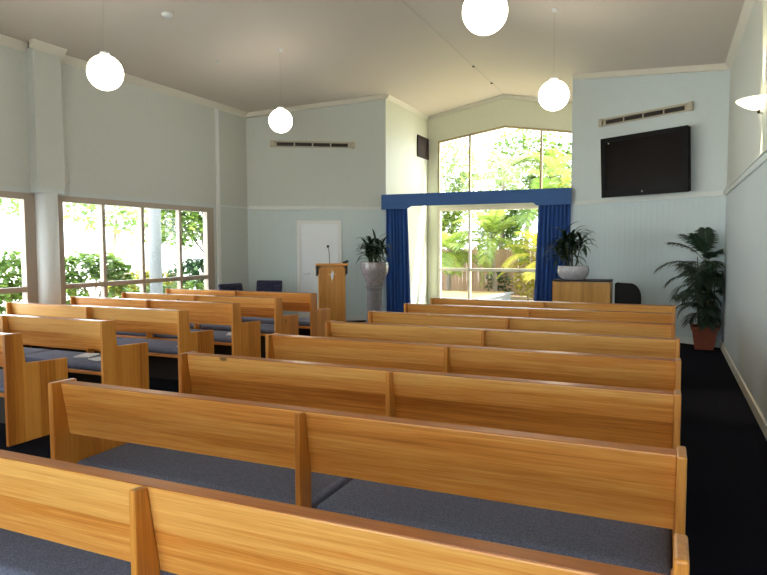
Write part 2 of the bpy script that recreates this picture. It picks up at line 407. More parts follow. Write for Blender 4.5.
for s in (-1, 1): prism(bm, [(0, H2 + fw), (s * (WX - fw), H2 + fw), (s * (WX - fw), topz(WX - fw) - fw), (0, 4.30 - fw)], 1, YW + 0.057, YW + 0.063)
obj('glass', bm, 'glass', e)

# column with the boxed pier above it, on the left wall
def pier(y0, y1, vis):
    bm = nb(); box(bm, -XW, -XW + 0.145, y0, y1, 2.265, 4.14)
    nm = 'trim_1' if vis else 'trim_8'
    struct(nm, bm, 'wall_left', bevel=0.004)
    bm = nb(); lathe(bm, [(0, 0), (0.148, 0), (0.148, 2.265), (0, 2.265)], 40, (-XW + 0.03, (y0 + y1) / 2 - 0.01))
    c = struct('wall_column' if vis else 'wall_column_rear', bm, 'column')
    for p in c.data.polygons: p.use_smooth = abs(p.normal.z) < 0.5
pier(6.01, 6.43, True); pier(2.23, 2.65, False)
# outdoor verandah posts and beam
bm = nb(); lathe(bm, [(0, -0.2), (0.125, -0.2), (0.125, 2.75), (0, 2.75)], 32, (-6.0, 10.1))
c = struct('verandah_column', bm, 'postshade')
for p in c.data.polygons: p.use_smooth = abs(p.normal.z) < 0.5
bm = nb(); box(bm, -6.12, -5.88, 4, 14, 2.75, 3.0); struct('verandah_beam', bm, 'white')

# dado rails, cornices, baseboards
D0, D1 = 2.28, 2.345
bm = nb(); box(bm, XW - 0.022, XW, YB, YC - 0.01, D0, D1); box(bm, XW - 0.035, XW, YB, YC - 0.02, D1, D1 + 0.018); struct('trim_2', bm, 'dado', bevel=0.003)
def panel_strip(s, d, z0, z1, a0=0.0, a1=1.0, ztop=None):
    """Strip on an angled panel, protruding d."""
    L_ = math.hypot(XW - PX, PY - YC)
    p = lambda t, q: (s * (XW + (PX - XW) * t - q * nx), YC + (PY - YC) * t - q * ny)
    bm = nb(); foot = [p(a0, 0), p(a1, 0), p(a1, d), p(a0, d)]
    if ztop: 
        A = [bm.verts.new((x, y, zc(x) - ztop)) for x, y in foot]; B = [bm.verts.new((x, y, zc(x) + 0.01)) for x, y in foot]
        bm.faces.new(A); bm.faces.new(B[::-1])
        for i in range(4): bm.faces.new((A[i], B[i], B[(i + 1) % 4], A[(i + 1) % 4]))
    else: wallpoly(bm, foot, z0, lambda x: z1)
    return bm
struct('trim_3', panel_strip(-1, 0.024, D0, D1 + 0.01, 0.01, 0.985), 'dado', bevel=0.004)
struct('trim_4', panel_strip(1, 0.024, D0, D1 + 0.01, 0.01, 0.985), 'dado', bevel=0.004)
struct('baseboard_front_left', panel_strip(-1, 0.02, 0, 0.10, 0.01, 0.985), 'dado')
struct('baseboard_front_right', panel_strip(1, 0.02, 0, 0.10, 0.01, 0.985), 'dado')
bm = nb(); box(bm, XW - 0.02, XW, YB, YC - 0.01, 0, 0.10); struct('baseboard_right', bm, 'trim')
bm = nb(); box(bm, -XW, -XW + 0.02, YB, YC - 0.01, 0, 0.10); struct('baseboard_left', bm, 'dado')
CH = 0.09
struct('trim_5', panel_strip(-1, 0.05, 0, 0, 0.0, 1.0, CH), 'trim')
struct('trim_6', panel_strip(1, 0.05, 0, 0, 0.0, 1.0, CH), 'trim')
def side_cornice(s):
    bm = nb()
    def seg(x, y0, y1):
        prism(bm, [(s * x, zc(x) - CH), (s * x, zc(x) + 0.01), (s * (x - 0.07), zc(x - 0.07) + 0.01), (s * (x - 0.07), zc(x - 0.07) - 0.012)], 1, y0, y1)
    if s < 0:
        for y0, y1, x in ((YB, 2.23, XW), (2.23 - .05, 2.65 + .05, XW - 0.145), (2.65, 6.01, XW), (6.01 - .05, 6.43 + .05, XW - 0.145), (6.43, YC, XW)): seg(x, y0, y1)
    else: seg(XW, YB, YC)
    return bm
struct('trim_7', side_cornice(-1), 'trim'); struct('trim_9', side_cornice(1), 'trim')
bm = nb(); 
for s in (-1, 1): prism(bm, [(s * PX, zc(PX) - 0.08), (s * PX, zc(PX) + 0.01), (s * (PX - 0.05), zc(PX - .05) + 0.01), (s * (PX - 0.05), zc(PX - .05) - 0.01)], 1, PY + 0.05, YW)
struct('trim_10', bm, 'trim')
bm = nb()
for s in (-1, 1): prism(bm, [(0, ZR - 0.08), (s * PX, zc(PX) - 0.08), (s * PX, zc(PX) + 0.01), (0, ZR + 0.01)], 1, YW - 0.05, YW)
struct('trim_11', bm, 'trim')
bm = nb(); box(bm, -XW, -XW + 0.03, 9.87, 9.95, 0.1, 4.1); struct('trim_12', bm, 'white')
bm = nb(); box(bm, -XW, -XW + 0.012, 9.95, YC - 0.02, 2.30, 2.325); struct('trim_13', bm, 'dado')
bm = nb(); prism(bm, [(-0.012, ZR - 0.006), (0, ZR - 0.009), (0.012, ZR - 0.006), (0, ZR + 0.01)], 1, YB, YW - 0.05)
struct('trim_14', bm, 'cord')
for y in (12.25, 13.65):
    bm = nb(); lathe(bm, [(0, -0.028), (0.02, -0.024), (0.024, 0), (0, 0)], 16)
    o = obj('ridge_stud', bm, 'dark', smooth=True); o.location = (0, y, ZR - 0.004)
    tag(o, 'dark stud on the ceiling ridge line, ' + ('nearer the hall, where the recess begins' if y < 13 else 'deeper in the window recess'), 'ceiling stud', 'studs along the ceiling ridge')

# ------------------------------------------------------------------ door on the left panel
def on_panel(s, t, off=0.0, z=0.0):
    return (s * (XW + (PX - XW) * t - off * nx), YC + (PY - YC) * t - off * ny, z)
tx = lambda x: (XW - abs(x)) / (XW - PX)
d = empty('door_1', on_panel(-1, tx(-3.05)), ANG); d['kind'] = 'structure'
hw = 0.385
bm = nb(); box(bm, -hw, hw, -0.012, 0.0, 0.01, 2.0); obj('door_leaf', bm, 'door', d, bevel=0.003)
bm = nb(); box(bm, -hw - 0.07, -hw, -0.035, 0, 0, 2.07); box(bm, hw, hw + 0.07, -0.035, 0, 0, 2.07); box(bm, -hw, hw, -0.035, 0, 2.0, 2.07)
obj('door_frame', bm, 'white', d, bevel=0.004)
bm = nb(); tube(bm, [(-hw + 0.07, -0.012, 0.98), (-hw + 0.07, -0.05, 0.98)], 0.011); tube(bm, [(-hw + 0.07, -0.05, 0.98), (-hw + 0.19, -0.05, 0.98)], 0.010)
obj('door_handle', bm, 'silver', d, smooth=True)

# ------------------------------------------------------------------ pews
def pew(name, half):
    root = empty(name); t = 0.03; m2 = 0.0125
    prof = [(0, 0), (0, 0.878), (0.150, 0.872), (0.172, 0.640), (0.185, 0.628), (0.56, 0.610), (0.56, 0)]
    for s in (-1, 1):
        bm = nb(); prism(bm, prof, 0, s * half - t / 2, s * half + t / 2); obj('end_panel', bm, 'wood_z', root, bevel=0.007, seg=3)
    cp = [(0, 0), (0, 0.872), (0.0485, 0.866), (0.093, 0.598), (0.093, 0)]
    bm = nb(); prism(bm, cp, 0, -m2, m2); obj('centre_post', bm, 'wood_z', root, bevel=0.005, seg=3)
    a, b = -half + t / 2, half - t / 2
    bm = nb(); prism(bm, [(0.050, 0.8650), (0.092, 0.8710), (0.134, 0.604), (0.094, 0.598)], 0, a, b); br = obj('backrest', bm, 'wood_x', root, bevel=0.004, seg=2)
    bm = nb(); prism(bm, [(0.0505, 0.8655), (0.0918, 0.8715), (0.0915, 0.8745), (0.0505, 0.8685)], 0, a, b); obj('top_strip', bm, 'darkstrip', br, bevel=0.001, seg=2)  # thin darker strip along the top of the backrest
    for a, b in ((-half + t / 2, -0.004), (0.004, half - t / 2)):
        bm = nb(); box(bm, a + 0.015, b - 0.002, 0.097, 0.565, 0.385, 0.456); obj('cushion', bm, 'cushion', root, smooth=True, bevel=0.030, seg=4)
    a, b = -half + t / 2, half - t / 2
    bm = nb(); box(bm, a, b, 0.10, 0.55, 0.352, 0.384); obj('seat_board', bm, 'wood_x', root, bevel=0.004)
    bm = nb(); box(bm, a, b, 0.30, 0.325, 0.06, 0.351); obj('under_rail', bm, 'dark', root)
    return root
S_ = 1.55; CX_ = 3.503
GP = 'varnished timber pews'
ry = [1.4304, 2.0293, 2.6345, 3.2279, 3.8343, 4.4575, 5.0248]
ro = [-0.0061, -0.0066, 0.0036, 0.0085, -0.0055, -0.0012, 0.0072]
ly = [2.1363, 2.7456, 3.401, 3.9978, 4.5517, 5.1243]
lo = [0.0075, -0.0015, -0.010, -0.0166, 0.0052, 0.0154]
ordn = ['first', 'second', 'third', 'fourth', 'fifth', 'sixth', 'seventh', 'eighth']
extra_r = ['nearest the camera', 'long grey cushion in view', 'third from the camera',
           'in the middle rows', 'its centre post under the blue curtain', 'third from the recess', 'last but one before the recess', 'frontmost before the curtains']
R = pew('church_pew', 1.421)
for i in range(8):
    o = R if i == 0 else copy_tree(R)
    if i == 0:   # the nearest pew stands slightly askew
        o.location = (2.150, 1.322, 0); o.rotation_euler = (0, 0, math.radians(-0.3)); o.scale = (0.980, 1, 1)
    else: o.location = (2.148 + ro[i - 1] * S_, ry[i - 1] * S_, 0); o.rotation_euler = (0, 0, 0); o.scale = (1, 1, 1)
    tag(o, f'long timber pew, {ordn[i]} of the right block, {extra_r[i]}', 'pew', GP)
Lp = pew('church_pew', 1.32)
extra_l = ['cut off by the photo edge', 'with white booklets on its seat', 'in front of the round white column', 'beside the window mullions',
           'one row behind the frontmost', 'frontmost, next to the lectern']
lx = [-2.478] * 6
for i in range(6):
    o = Lp if i == 0 else copy_tree(Lp)
    o.location = (-2.478 + lo[i] * S_, ly[i] * S_, 0)
    tag(o, f'shorter timber pew, {ordn[i]} of the left block, {extra_l[i]}', 'pew', GP)

# the right end panel of the nearest pew stands a little higher and further forward than its neighbours
ep = [c for c in R.children if c.name.startswith('end_panel')][-1]
ep.location = (0, 0.075, 0); ep.scale = (1, 1, 1.045)

# booklets lying on the left pew seats
def booklet(x, y, rz, lab, z=0.4565):
    e = empty('booklet', (x, y, z), rz)
    bm = nb(); box(bm, -0.075, 0.075, -0.105, 0.105, 0.0015, 0.008); obj('pages', bm, 'paper', e)
    bm = nb(); box(bm, -0.077, 0.077, -0.107, 0.107, 0, 0.0015); box(bm, -0.077, 0.077, -0.107, 0.107, 0.008, 0.0095); box(bm, -0.077, -0.075, -0.107, 0.107, 0.0015, 0.008)
    obj('cover', bm, 'papercover', e)
    tag(e, lab, 'booklet', 'booklets left on the pew seats')
booklet(-1.80, ly[1] * S_ + 0.40, 0.3, 'white booklet on the second left pew, farther from the aisle')
booklet(-1.52, ly[1] * S_ + 0.34, -0.2, 'pale booklet on the second left pew, nearer the aisle')
booklet(-1.30, ly[2] * S_ + 0.30, 0.1, 'pale booklet at the aisle end of the third left pew')
booklet(-1.42, ly[3] * S_ + 0.34, 0.5, 'small white booklet on the fourth left pew seat')

# ------------------------------------------------------------------ recess: pelmet and curtains
e = empty('curtain_pelmet', (0, 12.22, 0))
bm = nb()
z1, z0, z0m = 2.595, 2.292, 2.345
prism(bm, [(-1.925, z1), (1.865, z1), (1.865, z0), (1.24, z0), (1.17, z0m), (-1.27, z0m), (-1.37, z0), (-1.925, z0)], 1, -0.01, 0.012)
obj('front_board', bm, 'pelmet', e, bevel=0.002)
bm = nb(); box(bm, -1.86, 1.86, 0.012, 0.28, z1 - 0.02, z1); obj('top_board', bm, 'pelmet', e)
tag(e, 'long blue cloth pelmet across the opening of the window recess', 'pelmet')
def curtain(x0, x1, xb0, xb1, lab, folds):
    e = empty('curtain', (0, 12.31, 0))
    bm = nb(); nxs, nz = folds * 10, 14; th = 0.006
    def pt(u, v, side):
        a = x0 + (x1 - x0) * u; b = xb0 + (xb1 - xb0) * u
        x = a + (b - a) * v ** 0.8
        amp = 0.035 + 0.012 * v
        ph = u * folds * 2 * PI + 0.5 * math.sin(u * 11) + 0.25 * math.sin(v * 3 + u * 5)
        y = amp * math.sin(ph) + 0.012 * math.sin(ph * 2.3 + 1)
        return (x, y + side * th, 2.52 + (0.015 - 2.52) * v)
    for side in (0, 1):
        g = [[bm.verts.new(pt(i / nxs, j / nz, side)) for i in range(nxs + 1)] for j in range(nz + 1)]
        for j in range(nz):
            for i in range(nxs): bm.faces.new((g[j][i], g[j][i + 1], g[j + 1][i + 1], g[j + 1][i]))
        if side: G2 = g
        else: G1 = g
    for i in range(nxs):
        bm.faces.new((G1[0][i], G1[0][i + 1], G2[0][i + 1], G2[0][i])); bm.faces.new((G1[-1][i], G2[-1][i], G2[-1][i + 1], G1[-1][i + 1]))
    for j in range(nz):
        bm.faces.new((G1[j][0], G2[j][0], G2[j + 1][0], G1[j + 1][0])); bm.faces.new((G1[j][-1], G1[j + 1][-1], G2[j + 1][-1], G2[j][-1]))
    obj('pleated_cloth', bm, 'curtain', e, smooth=True)
    bm = nb(); tube(bm, [(x0 + 0.01, 0, 2.535), (x1 - 0.01, 0, 2.535)], 0.012); obj('heading_rod', bm, 'white', e, smooth=True)
    tag(e, lab, 'curtain', 'curtains of the window recess')
curtain(-1.885, -1.39, -1.885, -1.31, 'pleated blue curtain drawn to the left of the recess, beside the urn', 7)
curtain(1.27, 1.846, 1.18, 1.846, 'pleated blue curtain drawn to the right of the recess, behind the bowl plant', 8)
bm = nb(); tube(bm, [(0, 0, 0), (0.03, 0, -0.005), (0.055, 0, -0.03), (0.055, 0, -0.06), (0.035, 0, -0.07)], 0.006)
o = obj('wall_hook', bm, 'dark', smooth=True); o.location = (-PX, 13.6, 2.52); tag(o, 'small dark hook on the white side wall of the recess', 'hook')

# grille on recess side wall
e = empty('wall_grille', (-PX, 14.48, 3.86))
bm = nb(); box(bm, 0, 0.012, -0.35, 0.35, -0.235, 0.235); obj('backing', bm, 'brown', e)
bm = nb()
box(bm, 0.012, 0.03, -0.37, -0.34, -0.25, 0.25); box(bm, 0.012, 0.03, 0.34, 0.37, -0.25, 0.25); box(bm, 0.012, 0.03, -0.34, 0.34, 0.22, 0.25); box(bm, 0.012, 0.03, -0.34, 0.34, -0.25, -0.22)
obj('frame', bm, 'brown', e)
bm = nb()
for k in range(11): prism(bm, [(-0.215 + k * 0.04, 0.012), (-0.205 + k * 0.04, 0.012), (-0.215 + k * 0.04, 0.026), (-0.222 + k * 0.04, 0.026)][::1], 1, 0, 0.001) if False else box(bm, 0.012, 0.022, -0.34, 0.34, -0.205 + k * 0.04, -0.185 + k * 0.04)
obj('slats', bm, 'brown', e)
tag(e, 'dark brown square air grille high on the recess side wall', 'grille')

# air vents on both angled panels
def vent(s, lab):
    x = 3.137 if s < 0 else 3.1
    e = empty('air_vent', on_panel(s, tx(x), 0, 3.60 if s < 0 else 3.675), ANG if s < 0 else -ANG)
    hw = 0.815; hh = 0.062
    bm = nb(); box(bm, -hw, hw, -0.02, 0.002, -hh, hh); obj('case', bm, 'beige', e, bevel=0.006)
    bm = nb(); box(bm, -hw + 0.02, hw - 0.02, -0.055, -0.02, hh - 0.03, hh); box(bm, -hw + 0.02, hw - 0.02, -0.055, -0.02, -hh, -hh + 0.018)
    obj('lip', bm, 'beige', e, bevel=0.004)
    for k in range(4):
        a = -hw + 0.085 + k * (2 * hw - 0.17) / 4; b = a + (2 * hw - 0.17) / 4 - 0.03
        bm = nb(); box(bm, a, b, -0.026, -0.02, -hh + 0.022, hh - 0.034); g = obj('slot', bm, 'slot', e)
        bm = nb(); box(bm, a, b, -0.036, -0.030, -0.009, -0.003); box(bm, a, a+0.006, -0.036, -0.026, -0.009, -0.003); obj('vane', bm, 'brown', g)
    for q in (-1, 1):
        bm = nb(); box(bm, q * hw - 0.04, q * hw + 0.03, -0.07, 0.0, -hh - 0.008, hh + 0.008); obj('end_cap', bm, 'beige', e, bevel=0.012)
    tag(e, lab, 'air vent', 'long slot air vents')
vent(-1, 'long beige slot air vent above the white door'); vent(1, 'long beige slot air vent above the black television')

# television on the right panel
e = empty('television', on_panel(1, tx(3.19), 0.0, 2.86), -ANG)
W2, H2_ = 0.78, 0.50
tilt = empty('temp'); bpy.data.objects.remove(tilt)
def tilted(bm, a=math.radians(3.4), off=0.18):
    bmesh.ops.rotate(bm, verts=bm.verts[:], cent=(0, 0, 0), matrix=Matrix.Rotation(a, 3, 'X'))
    bmesh.ops.translate(bm, verts=bm.verts[:], vec=(0, -off, 0)); return bm
bm = nb(); box(bm, -W2 + .01, W2 - .01, -0.01, 0.075, -H2_ + .01, H2_ - .01); obj('housing', tilted(bm), 'tvcase', e, bevel=0.008)
bm = nb()
box(bm, -W2, -W2 + 0.09, -0.03, -0.01, -H2_, H2_); box(bm, W2 - 0.09, W2, -0.03, -0.01, -H2_, H2_)
box(bm, -W2 + 0.09, W2 - 0.09, -0.03, -0.01, H2_ - 0.07, H2_); box(bm, -W2 + 0.09, W2 - 0.09, -0.03, -0.01, -H2_, -H2_ + 0.13)
obj('bezel', tilted(bm), 'tvcase', e)
bm = nb(); box(bm, -W2 + 0.09, W2 - 0.09, -0.016, -0.01, -H2_ + 0.13, H2_ - 0.07); obj('screen', tilted(bm), 'screen', e)
bm = nb(); lathe(bm, [(0, 0), (0.016, 0), (0.016, 0.003), (0, 0.003)], 20); bmesh.ops.rotate(bm, verts=bm.verts[:], cent=(0, 0, 0), matrix=Matrix.Rotation(PI / 2, 3, 'X'))
bmesh.ops.translate(bm, verts=bm.verts[:], vec=(0, -0.031, -H2_ + 0.065)); obj('badge', tilted(bm), 'logo', e)
bm = nb(); box(bm, -W2 + 0.15, -W2 + 0.17, -0.033, -0.03, H2_ - 0.105, H2_ - 0.088); obj('indicator', tilted(bm), 'white', e)
bm = nb(); box(bm, -0.2, 0.2, -0.11, -0.006, -0.15, 0.15); obj('wall_bracket', bm, 'black', e)
tag(e, 'large black television mounted on the right front wall, switched off', 'television')

# wall uplight on right wall
e = empty('wall_uplight', (XW, 6.98, 2.88))
bm = nb(); pr = [(r * 0.74, z * 0.62 - 0.01) for r, z in [(0.0, -0.115), (0.06, -0.112), (0.14, -0.09), (0.22, -0.045), (0.285, 0.012), (0.30, 0.035), (0.292, 0.038), (0.27, 0.012), (0.2, -0.035), (0.1, -0.075), (0, -0.085)]]
lathe(bm, pr, 32, (0, 0), PI / 2, 3 * PI / 2); obj('bowl', bm, 'sconce', e, smooth=True)
bm = nb(); box(bm, -0.02, 0.0, -0.04, 0.04, -0.11, 0.03); obj('back_plate', bm, 'white', e)
bm = nb(); lathe(bm, [(0, -0.115), (0.012, -0.11), (0.016, -0.085), (0, -0.07)], 16, (-0.03, 0)); obj('finial', bm, 'dark', e, smooth=True)
tag(e, 'lit bowl-shaped uplight on the right side wall', 'wall light')
def spot(name, loc, rot, en, ang, colr=(1, 0.82, 0.5)):
    l = bpy.data.lights.new(name, 'SPOT'); l.energy = en; l.spot_size = ang; l.spot_blend = 0.6; l.color = colr; l.shadow_soft_size = 0.02
    o = link(bpy.data.objects.new(name, l)); o.location = loc; o.rotation_euler = rot; return o
spot('uplight_beam', (XW - 0.05, 6.98, 2.93), (PI, 0, 0), 75, math.radians(42))
spot('downlight_beam', (XW - 0.045, 6.98, 2.71), (0, 0, 0), 34, math.radians(36))

# globe pendants
def pendant(x, y, z, R_, lab):
    e = empty('pendant_lamp', (x, y, zc(x)))
    dz = zc(x) - z
    bm = nb(); bmesh.ops.create_uvsphere(bm, u_segments=48, v_segments=28, radius=R_); bmesh.ops.translate(bm, verts=bm.verts[:], vec=(0, 0, -dz)); obj('globe_shade', bm, 'globe', e, smooth=True)
    bm = nb(); lathe(bm, [(0, -dz + R_ + 0.03), (0.05, -dz + R_ + 0.028), (0.06, -dz + R_ - 0.012), (0, -dz + R_ - 0.012)], 24); obj('gallery', bm, 'white', e, smooth=True)
    bm = nb(); tube(bm, [(0, 0, -0.03), (0, 0, -dz + R_ + 0.03)], 0.0025); obj('cord', bm, 'cord', e)
    bm = nb(); lathe(bm, [(0, 0.02), (0.04, 0.02), (0.04, -0.02), (0.03, -0.03), (0, -0.035)], 24); obj('ceiling_rose', bm, 'white', e, smooth=True)
    tag(e, lab, 'pendant light', 'lit globe pendants')
pendant(-2.10, 5.28, 3.42, 0.186, 'lit white globe pendant hanging over the nearer left pews')
pendant(-2.10, 8.73, 3.505, 0.184, 'lit white globe pendant hanging in front of the left air vent')
pendant(2.09, 5.27, 3.455, 0.184, 'lit white globe pendant at the top of the photo over the right pews')
pendant(2.09, 8.73, 3.50, 0.195, 'lit white globe pendant hanging before the right edge of the gable window')
bm = nb(); lathe(bm, [(0, 0.02), (0.075, 0.02), (0.075, -0.012), (0.055, -0.035), (0, -0.04)], 32); o = obj('smoke_detector', bm, 'white', smooth=True)
o.location = (-2.46, 6.66, zc(2.46)); tag(o, 'round smoke detector on the left ceiling slope', 'smoke detector')
bm = nb(); lathe(bm, [(0, 0.012), (0.028, 0.012), (0.028, -0.006), (0.012, -0.012), (0.012, -0.035), (0, -0.04)], 20); o = obj('ceiling_sensor', bm, 'white', smooth=True)
o.location = (-3.0, 8.34, zc(3.0)); tag(o, 'small white sensor on the left ceiling slope, between the two left globes', 'sensor')

# ------------------------------------------------------------------ lectern
e = empty('lectern', (-1.87, 9.95, 0), ANG)
bm = nb(); box(bm, -0.20, 0.20, -0.03, -0.005, 0.06, 1.19); obj('front_panel', bm, 'wood_lectern', e, bevel=0.003)
for s in (-1, 1):
    bm = nb(); box(bm, s * 0.215 - 0.018, s * 0.215 + 0.018, -0.042, 0.34, 0.06, 1.16); obj('side_panel', bm, 'wood_lectern', e, bevel=0.008)
    bm = nb(); prism(bm, [(-0.06, 1.205), (-0.06, 1.07), (0.36, 1.01), (0.36, 1.125)], 0, s * 0.252 - 0.018, s * 0.252 + 0.018); obj('cheek', bm, 'dark', e)
bm = nb(); prism(bm, [(-0.075, 1.207), (-0.075, 1.245), (0.38, 1.165), (0.38, 1.127)], 0, -0.28, 0.28); obj('desk_top', bm, 'wood_x', e, bevel=0.006)
bm = nb(); box(bm, -0.24, 0.24, -0.06, 0.36, 0, 0.06); obj('base', bm, 'wood_lectern', e, bevel=0.006)
bm = nb(); box(bm, -0.010, 0.010, -0.046, -0.03, 0.91, 1.135); box(bm, -0.075, -0.010, -0.046, -0.03, 1.045, 1.067); box(bm, 0.010, 0.075, -0.046, -0.03, 1.045, 1.067)
c = obj('cross', bm, 'brass', e, bevel=0.003)
bm = nb(); prism(bm, [(-0.028, 1.04), (0.0, 1.095), (0.034, 1.11), (0.03, 1.07), (0.018, 0.98), (-0.006, 0.95)], 1, -0.056, -0.046); obj('cross_inlay', bm, 'silver', c, bevel=0.002)
tag(e, 'timber lectern with a cross on its front, beside the white door', 'lectern')
e = empty('microphone', (-1.945, 10.0, 1.224))
bm = nb(); lathe(bm, [(0, 0), (0.03, 0), (0.028, 0.015), (0, 0.018)], 20); obj('base', bm, 'black', e)
bm = nb(); tube(bm, [(0, 0, 0.015), (0, 0, 0.12), (-0.004, -0.004, 0.22), (-0.012, -0.02, 0.30)], 0.009); obj('gooseneck', bm, 'logo', e, smooth=True)
bm = nb(); bmesh.ops.create_uvsphere(bm, u_segments=16, v_segments=10, radius=0.024); bmesh.ops.translate(bm, verts=bm.verts[:], vec=(-0.014, -0.024, 0.315)); obj('head', bm, 'black', e, smooth=True)
tag(e, 'slim silver gooseneck microphone standing on the lectern', 'microphone')
e = empty('reading_lamp', (-1.70, 10.14, 1.225))
bm = nb(); tube(bm, [(0, 0, 0), (0, 0, 0.03)], 0.02); obj('base', bm, 'black', e)
bm = nb(); tube(bm, [(-0.045, -0.005, 0.028), (0.05, 0.0, 0.055)], 0.016, 0.022); obj('head', bm, 'black', e, smooth=True)
tag(e, 'small black device on the right edge of the lectern top', 'lamp')

# ------------------------------------------------------------------ chairs against the left panel
def chair(loc, rz, lab):
    e = empty('upholstered_chair', loc, rz)
    bm = nb(); box(bm, -0.25, 0.25, -0.24, 0.24, 0.40, 0.48); obj('seat', bm, 'navy', e, smooth=True, bevel=0.03, seg=4)
    bm = nb(); prism(bm, [(0.20, 0.50), (0.27, 0.50), (0.34, 0.87), (0.28, 0.87)], 0, -0.255, 0.255); obj('backrest', bm, 'navy', e, smooth=True, bevel=0.025, seg=4)
    for sx in (-1, 1):
        bm = nb(); tube(bm, [(sx * 0.22, -0.2, 0), (sx * 0.22, -0.2, 0.41)], 0.014); obj('leg', bm, 'black', e)
        bm = nb(); tube(bm, [(sx * 0.22, 0.27, 0), (sx * 0.22, 0.22, 0.45), (sx * 0.22, 0.245, 0.6)], 0.014); obj('leg', bm, 'black', e)
    tag(e, lab, 'chair', 'navy floral chairs by the front wall')
chair((-3.60, 10.45, 0), ANG * 0.6, 'navy floral upholstered chair beside the white door')
chair((-3.46, 9.48, 0), math.radians(74), 'navy floral upholstered chair in the left corner beside the windows')

# ------------------------------------------------------------------ plants (indoor)
def ribbon(bm, pts, w, up=Vector((0, 0, 1)), cup=0.25):
    """Tapered leaf blade with a central crease, running through pts."""
    K = len(pts); rows = []
    for i, p in enumerate(pts):
        p = Vector(p); a = Vector(pts[max(0, i - 1)]); b = Vector(pts[min(K - 1, i + 1)]); t = (b - a)
        if t.length < 1e-6: t = Vector((0, 0, 1))
        t.normalize(); s = t.cross(up)
        if s.length < 1e-3: s = Vector((1, 0, 0))
        s.normalize(); n = s.cross(t)
        f = i / (K - 1); ww = w * (math.sin(PI * min(1, (f * 0.86 + 0.14))) ** 0.7 if f < 1 else 0.02)
        rows.append([bm.verts.new(p - s * ww + n * ww * cup), bm.verts.new(p), bm.verts.new(p + s * ww + n * ww * cup)])
    for i in range(K - 1):
        for k in (0, 1): bm.faces.new((rows[i][k], rows[i][k + 1], rows[i + 1][k + 1], rows[i + 1][k]))
def arch(base, az, el, length, droop, n=6):
    """Points of an arching leaf: starts at elevation el, bends down by droop over its length."""
    pts = [Vector(base)]; st = length / n
    for i in range(n):
        e_ = el - droop * (i / n) ** 1.2
        pts.append(pts[-1] + Vector((math.cos(az) * math.cos(e_), math.sin(az) * math.cos(e_), math.sin(e_))) * st)
    return pts
def frond(bl, bs, base, az, el, length, droop, nl, ll, lw, bare=0.25, sag=0.35):
    """Feather palm leaf: rachis into bs, leaflets into bl."""
    pts = arch(base, az, el, length, droop, 10)
    tube(bs, pts, 0.006 * length + 0.002, 0.002, 5)
    for i in range(nl):
        f = bare + (1 - bare) * (i + 0.5) / nl
        q = f * 10; k = min(9, int(q)); p = pts[k].lerp(pts[k + 1], q - k); t = (pts[k + 1] - pts[k]).normalized()
        s = t.cross(Vector((0, 0, 1)))
        if s.length < 0.05: s = Vector((math.sin(az), -math.cos(az), 0))
        s.normalize(); n = s.cross(t)
        L_ = ll * (0.55 + 0.9 * math.sin(PI * (0.12 + 0.83 * (f - bare) / (1 - bare)))) * random.uniform(0.88, 1.1) / 1.3
        for sd in (-1, 1):
            dr = (s * sd * 0.85 + t * 0.6 + n * 0.12).normalized()
            a = p; b = p + dr * L_ * 0.55 - Vector((0, 0, sag * L_ * 0.18)); c = p + dr * L_ - Vector((0, 0, sag * L_ * random.uniform(0.5, 0.9)))
            ribbon(bl, [a, a.lerp(b, 0.5) + Vector((0, 0, 0.01)), b, c], lw, n)
def leafy(bm, c, rad, n, size, shell=0.55, aspect=0.45):
    """A mass of separate small leaves inside an ellipsoid."""
    for _ in range(n):
        while True:
            v = Vector((random.uniform(-1, 1), random.uniform(-1, 1), random.uniform(-1, 1)))
            if shell * random.random() < v.length < 1: break
        p = Vector((c[0] + v.x * rad[0], c[1] + v.y * rad[1], c[2] + v.z * rad[2]))
        az = random.uniform(0, 2 * PI); el = random.uniform(-0.9, 0.7)
        d_ = Vector((math.cos(az) * math.cos(el), math.sin(az) * math.cos(el), math.sin(el))); L_ = size * random.uniform(0.6, 1.3)
        s = d_.cross(Vector((random.uniform(-.4, .4), random.uniform(-.4, .4), 1))).normalized() * L_ * aspect
        a = bm.verts.new(p); b = bm.verts.new(p + d_ * L_ * 0.5 + s); c_ = bm.verts.new(p + d_ * L_ - Vector((0, 0, L_ * 0.15))); e_ = bm.verts.new(p + d_ * L_ * 0.5 - s)
        bm.faces.new((a, b, c_, e_))
def strap_plant(name, loc, z, canes, lab, L0=0.27, w=0.026, tall=(), lean=0.0):
    """Several canes, each with a rosette of broad arching leaves."""
    e = empty(name, (loc[0], loc[1], z)); bl, bs = nb(), nb()
    for (ax, ay, h, n) in canes:
        top = Vector((ax, ay, h)); base = Vector((ax * 0.35, ay * 0.35, -0.02))
        tube(bs, [base, base.lerp(top, 0.55) + Vector((0, 0, 0.02)), top], 0.011, 0.008, 8)
        for i in range(n):
            az = i * 2.399 + random.uniform(-.3, .3); f = i / n
            el = 1.35 - 1.3 * f + random.uniform(-.15, .15); L_ = L0 * random.uniform(0.75, 1.2)
            ribbon(bl, arch(base.lerp(top, 0.72 + 0.28 * (1 - f)), az, el, L_, random.uniform(1.2, 2.3), 7), w * random.uniform(0.8, 1.25), cup=0.3)
    for bz, az, el, L_, dr in tall: ribbon(bl, arch((0.02, 0, bz), az, el, L_, dr, 10), w * 0.8)
    obj('foliage', bl, 'leaf_dark', e, recalc=False); obj('stems', bs, 'stem', e, smooth=True)
    tag(e, lab, 'plant'); return e
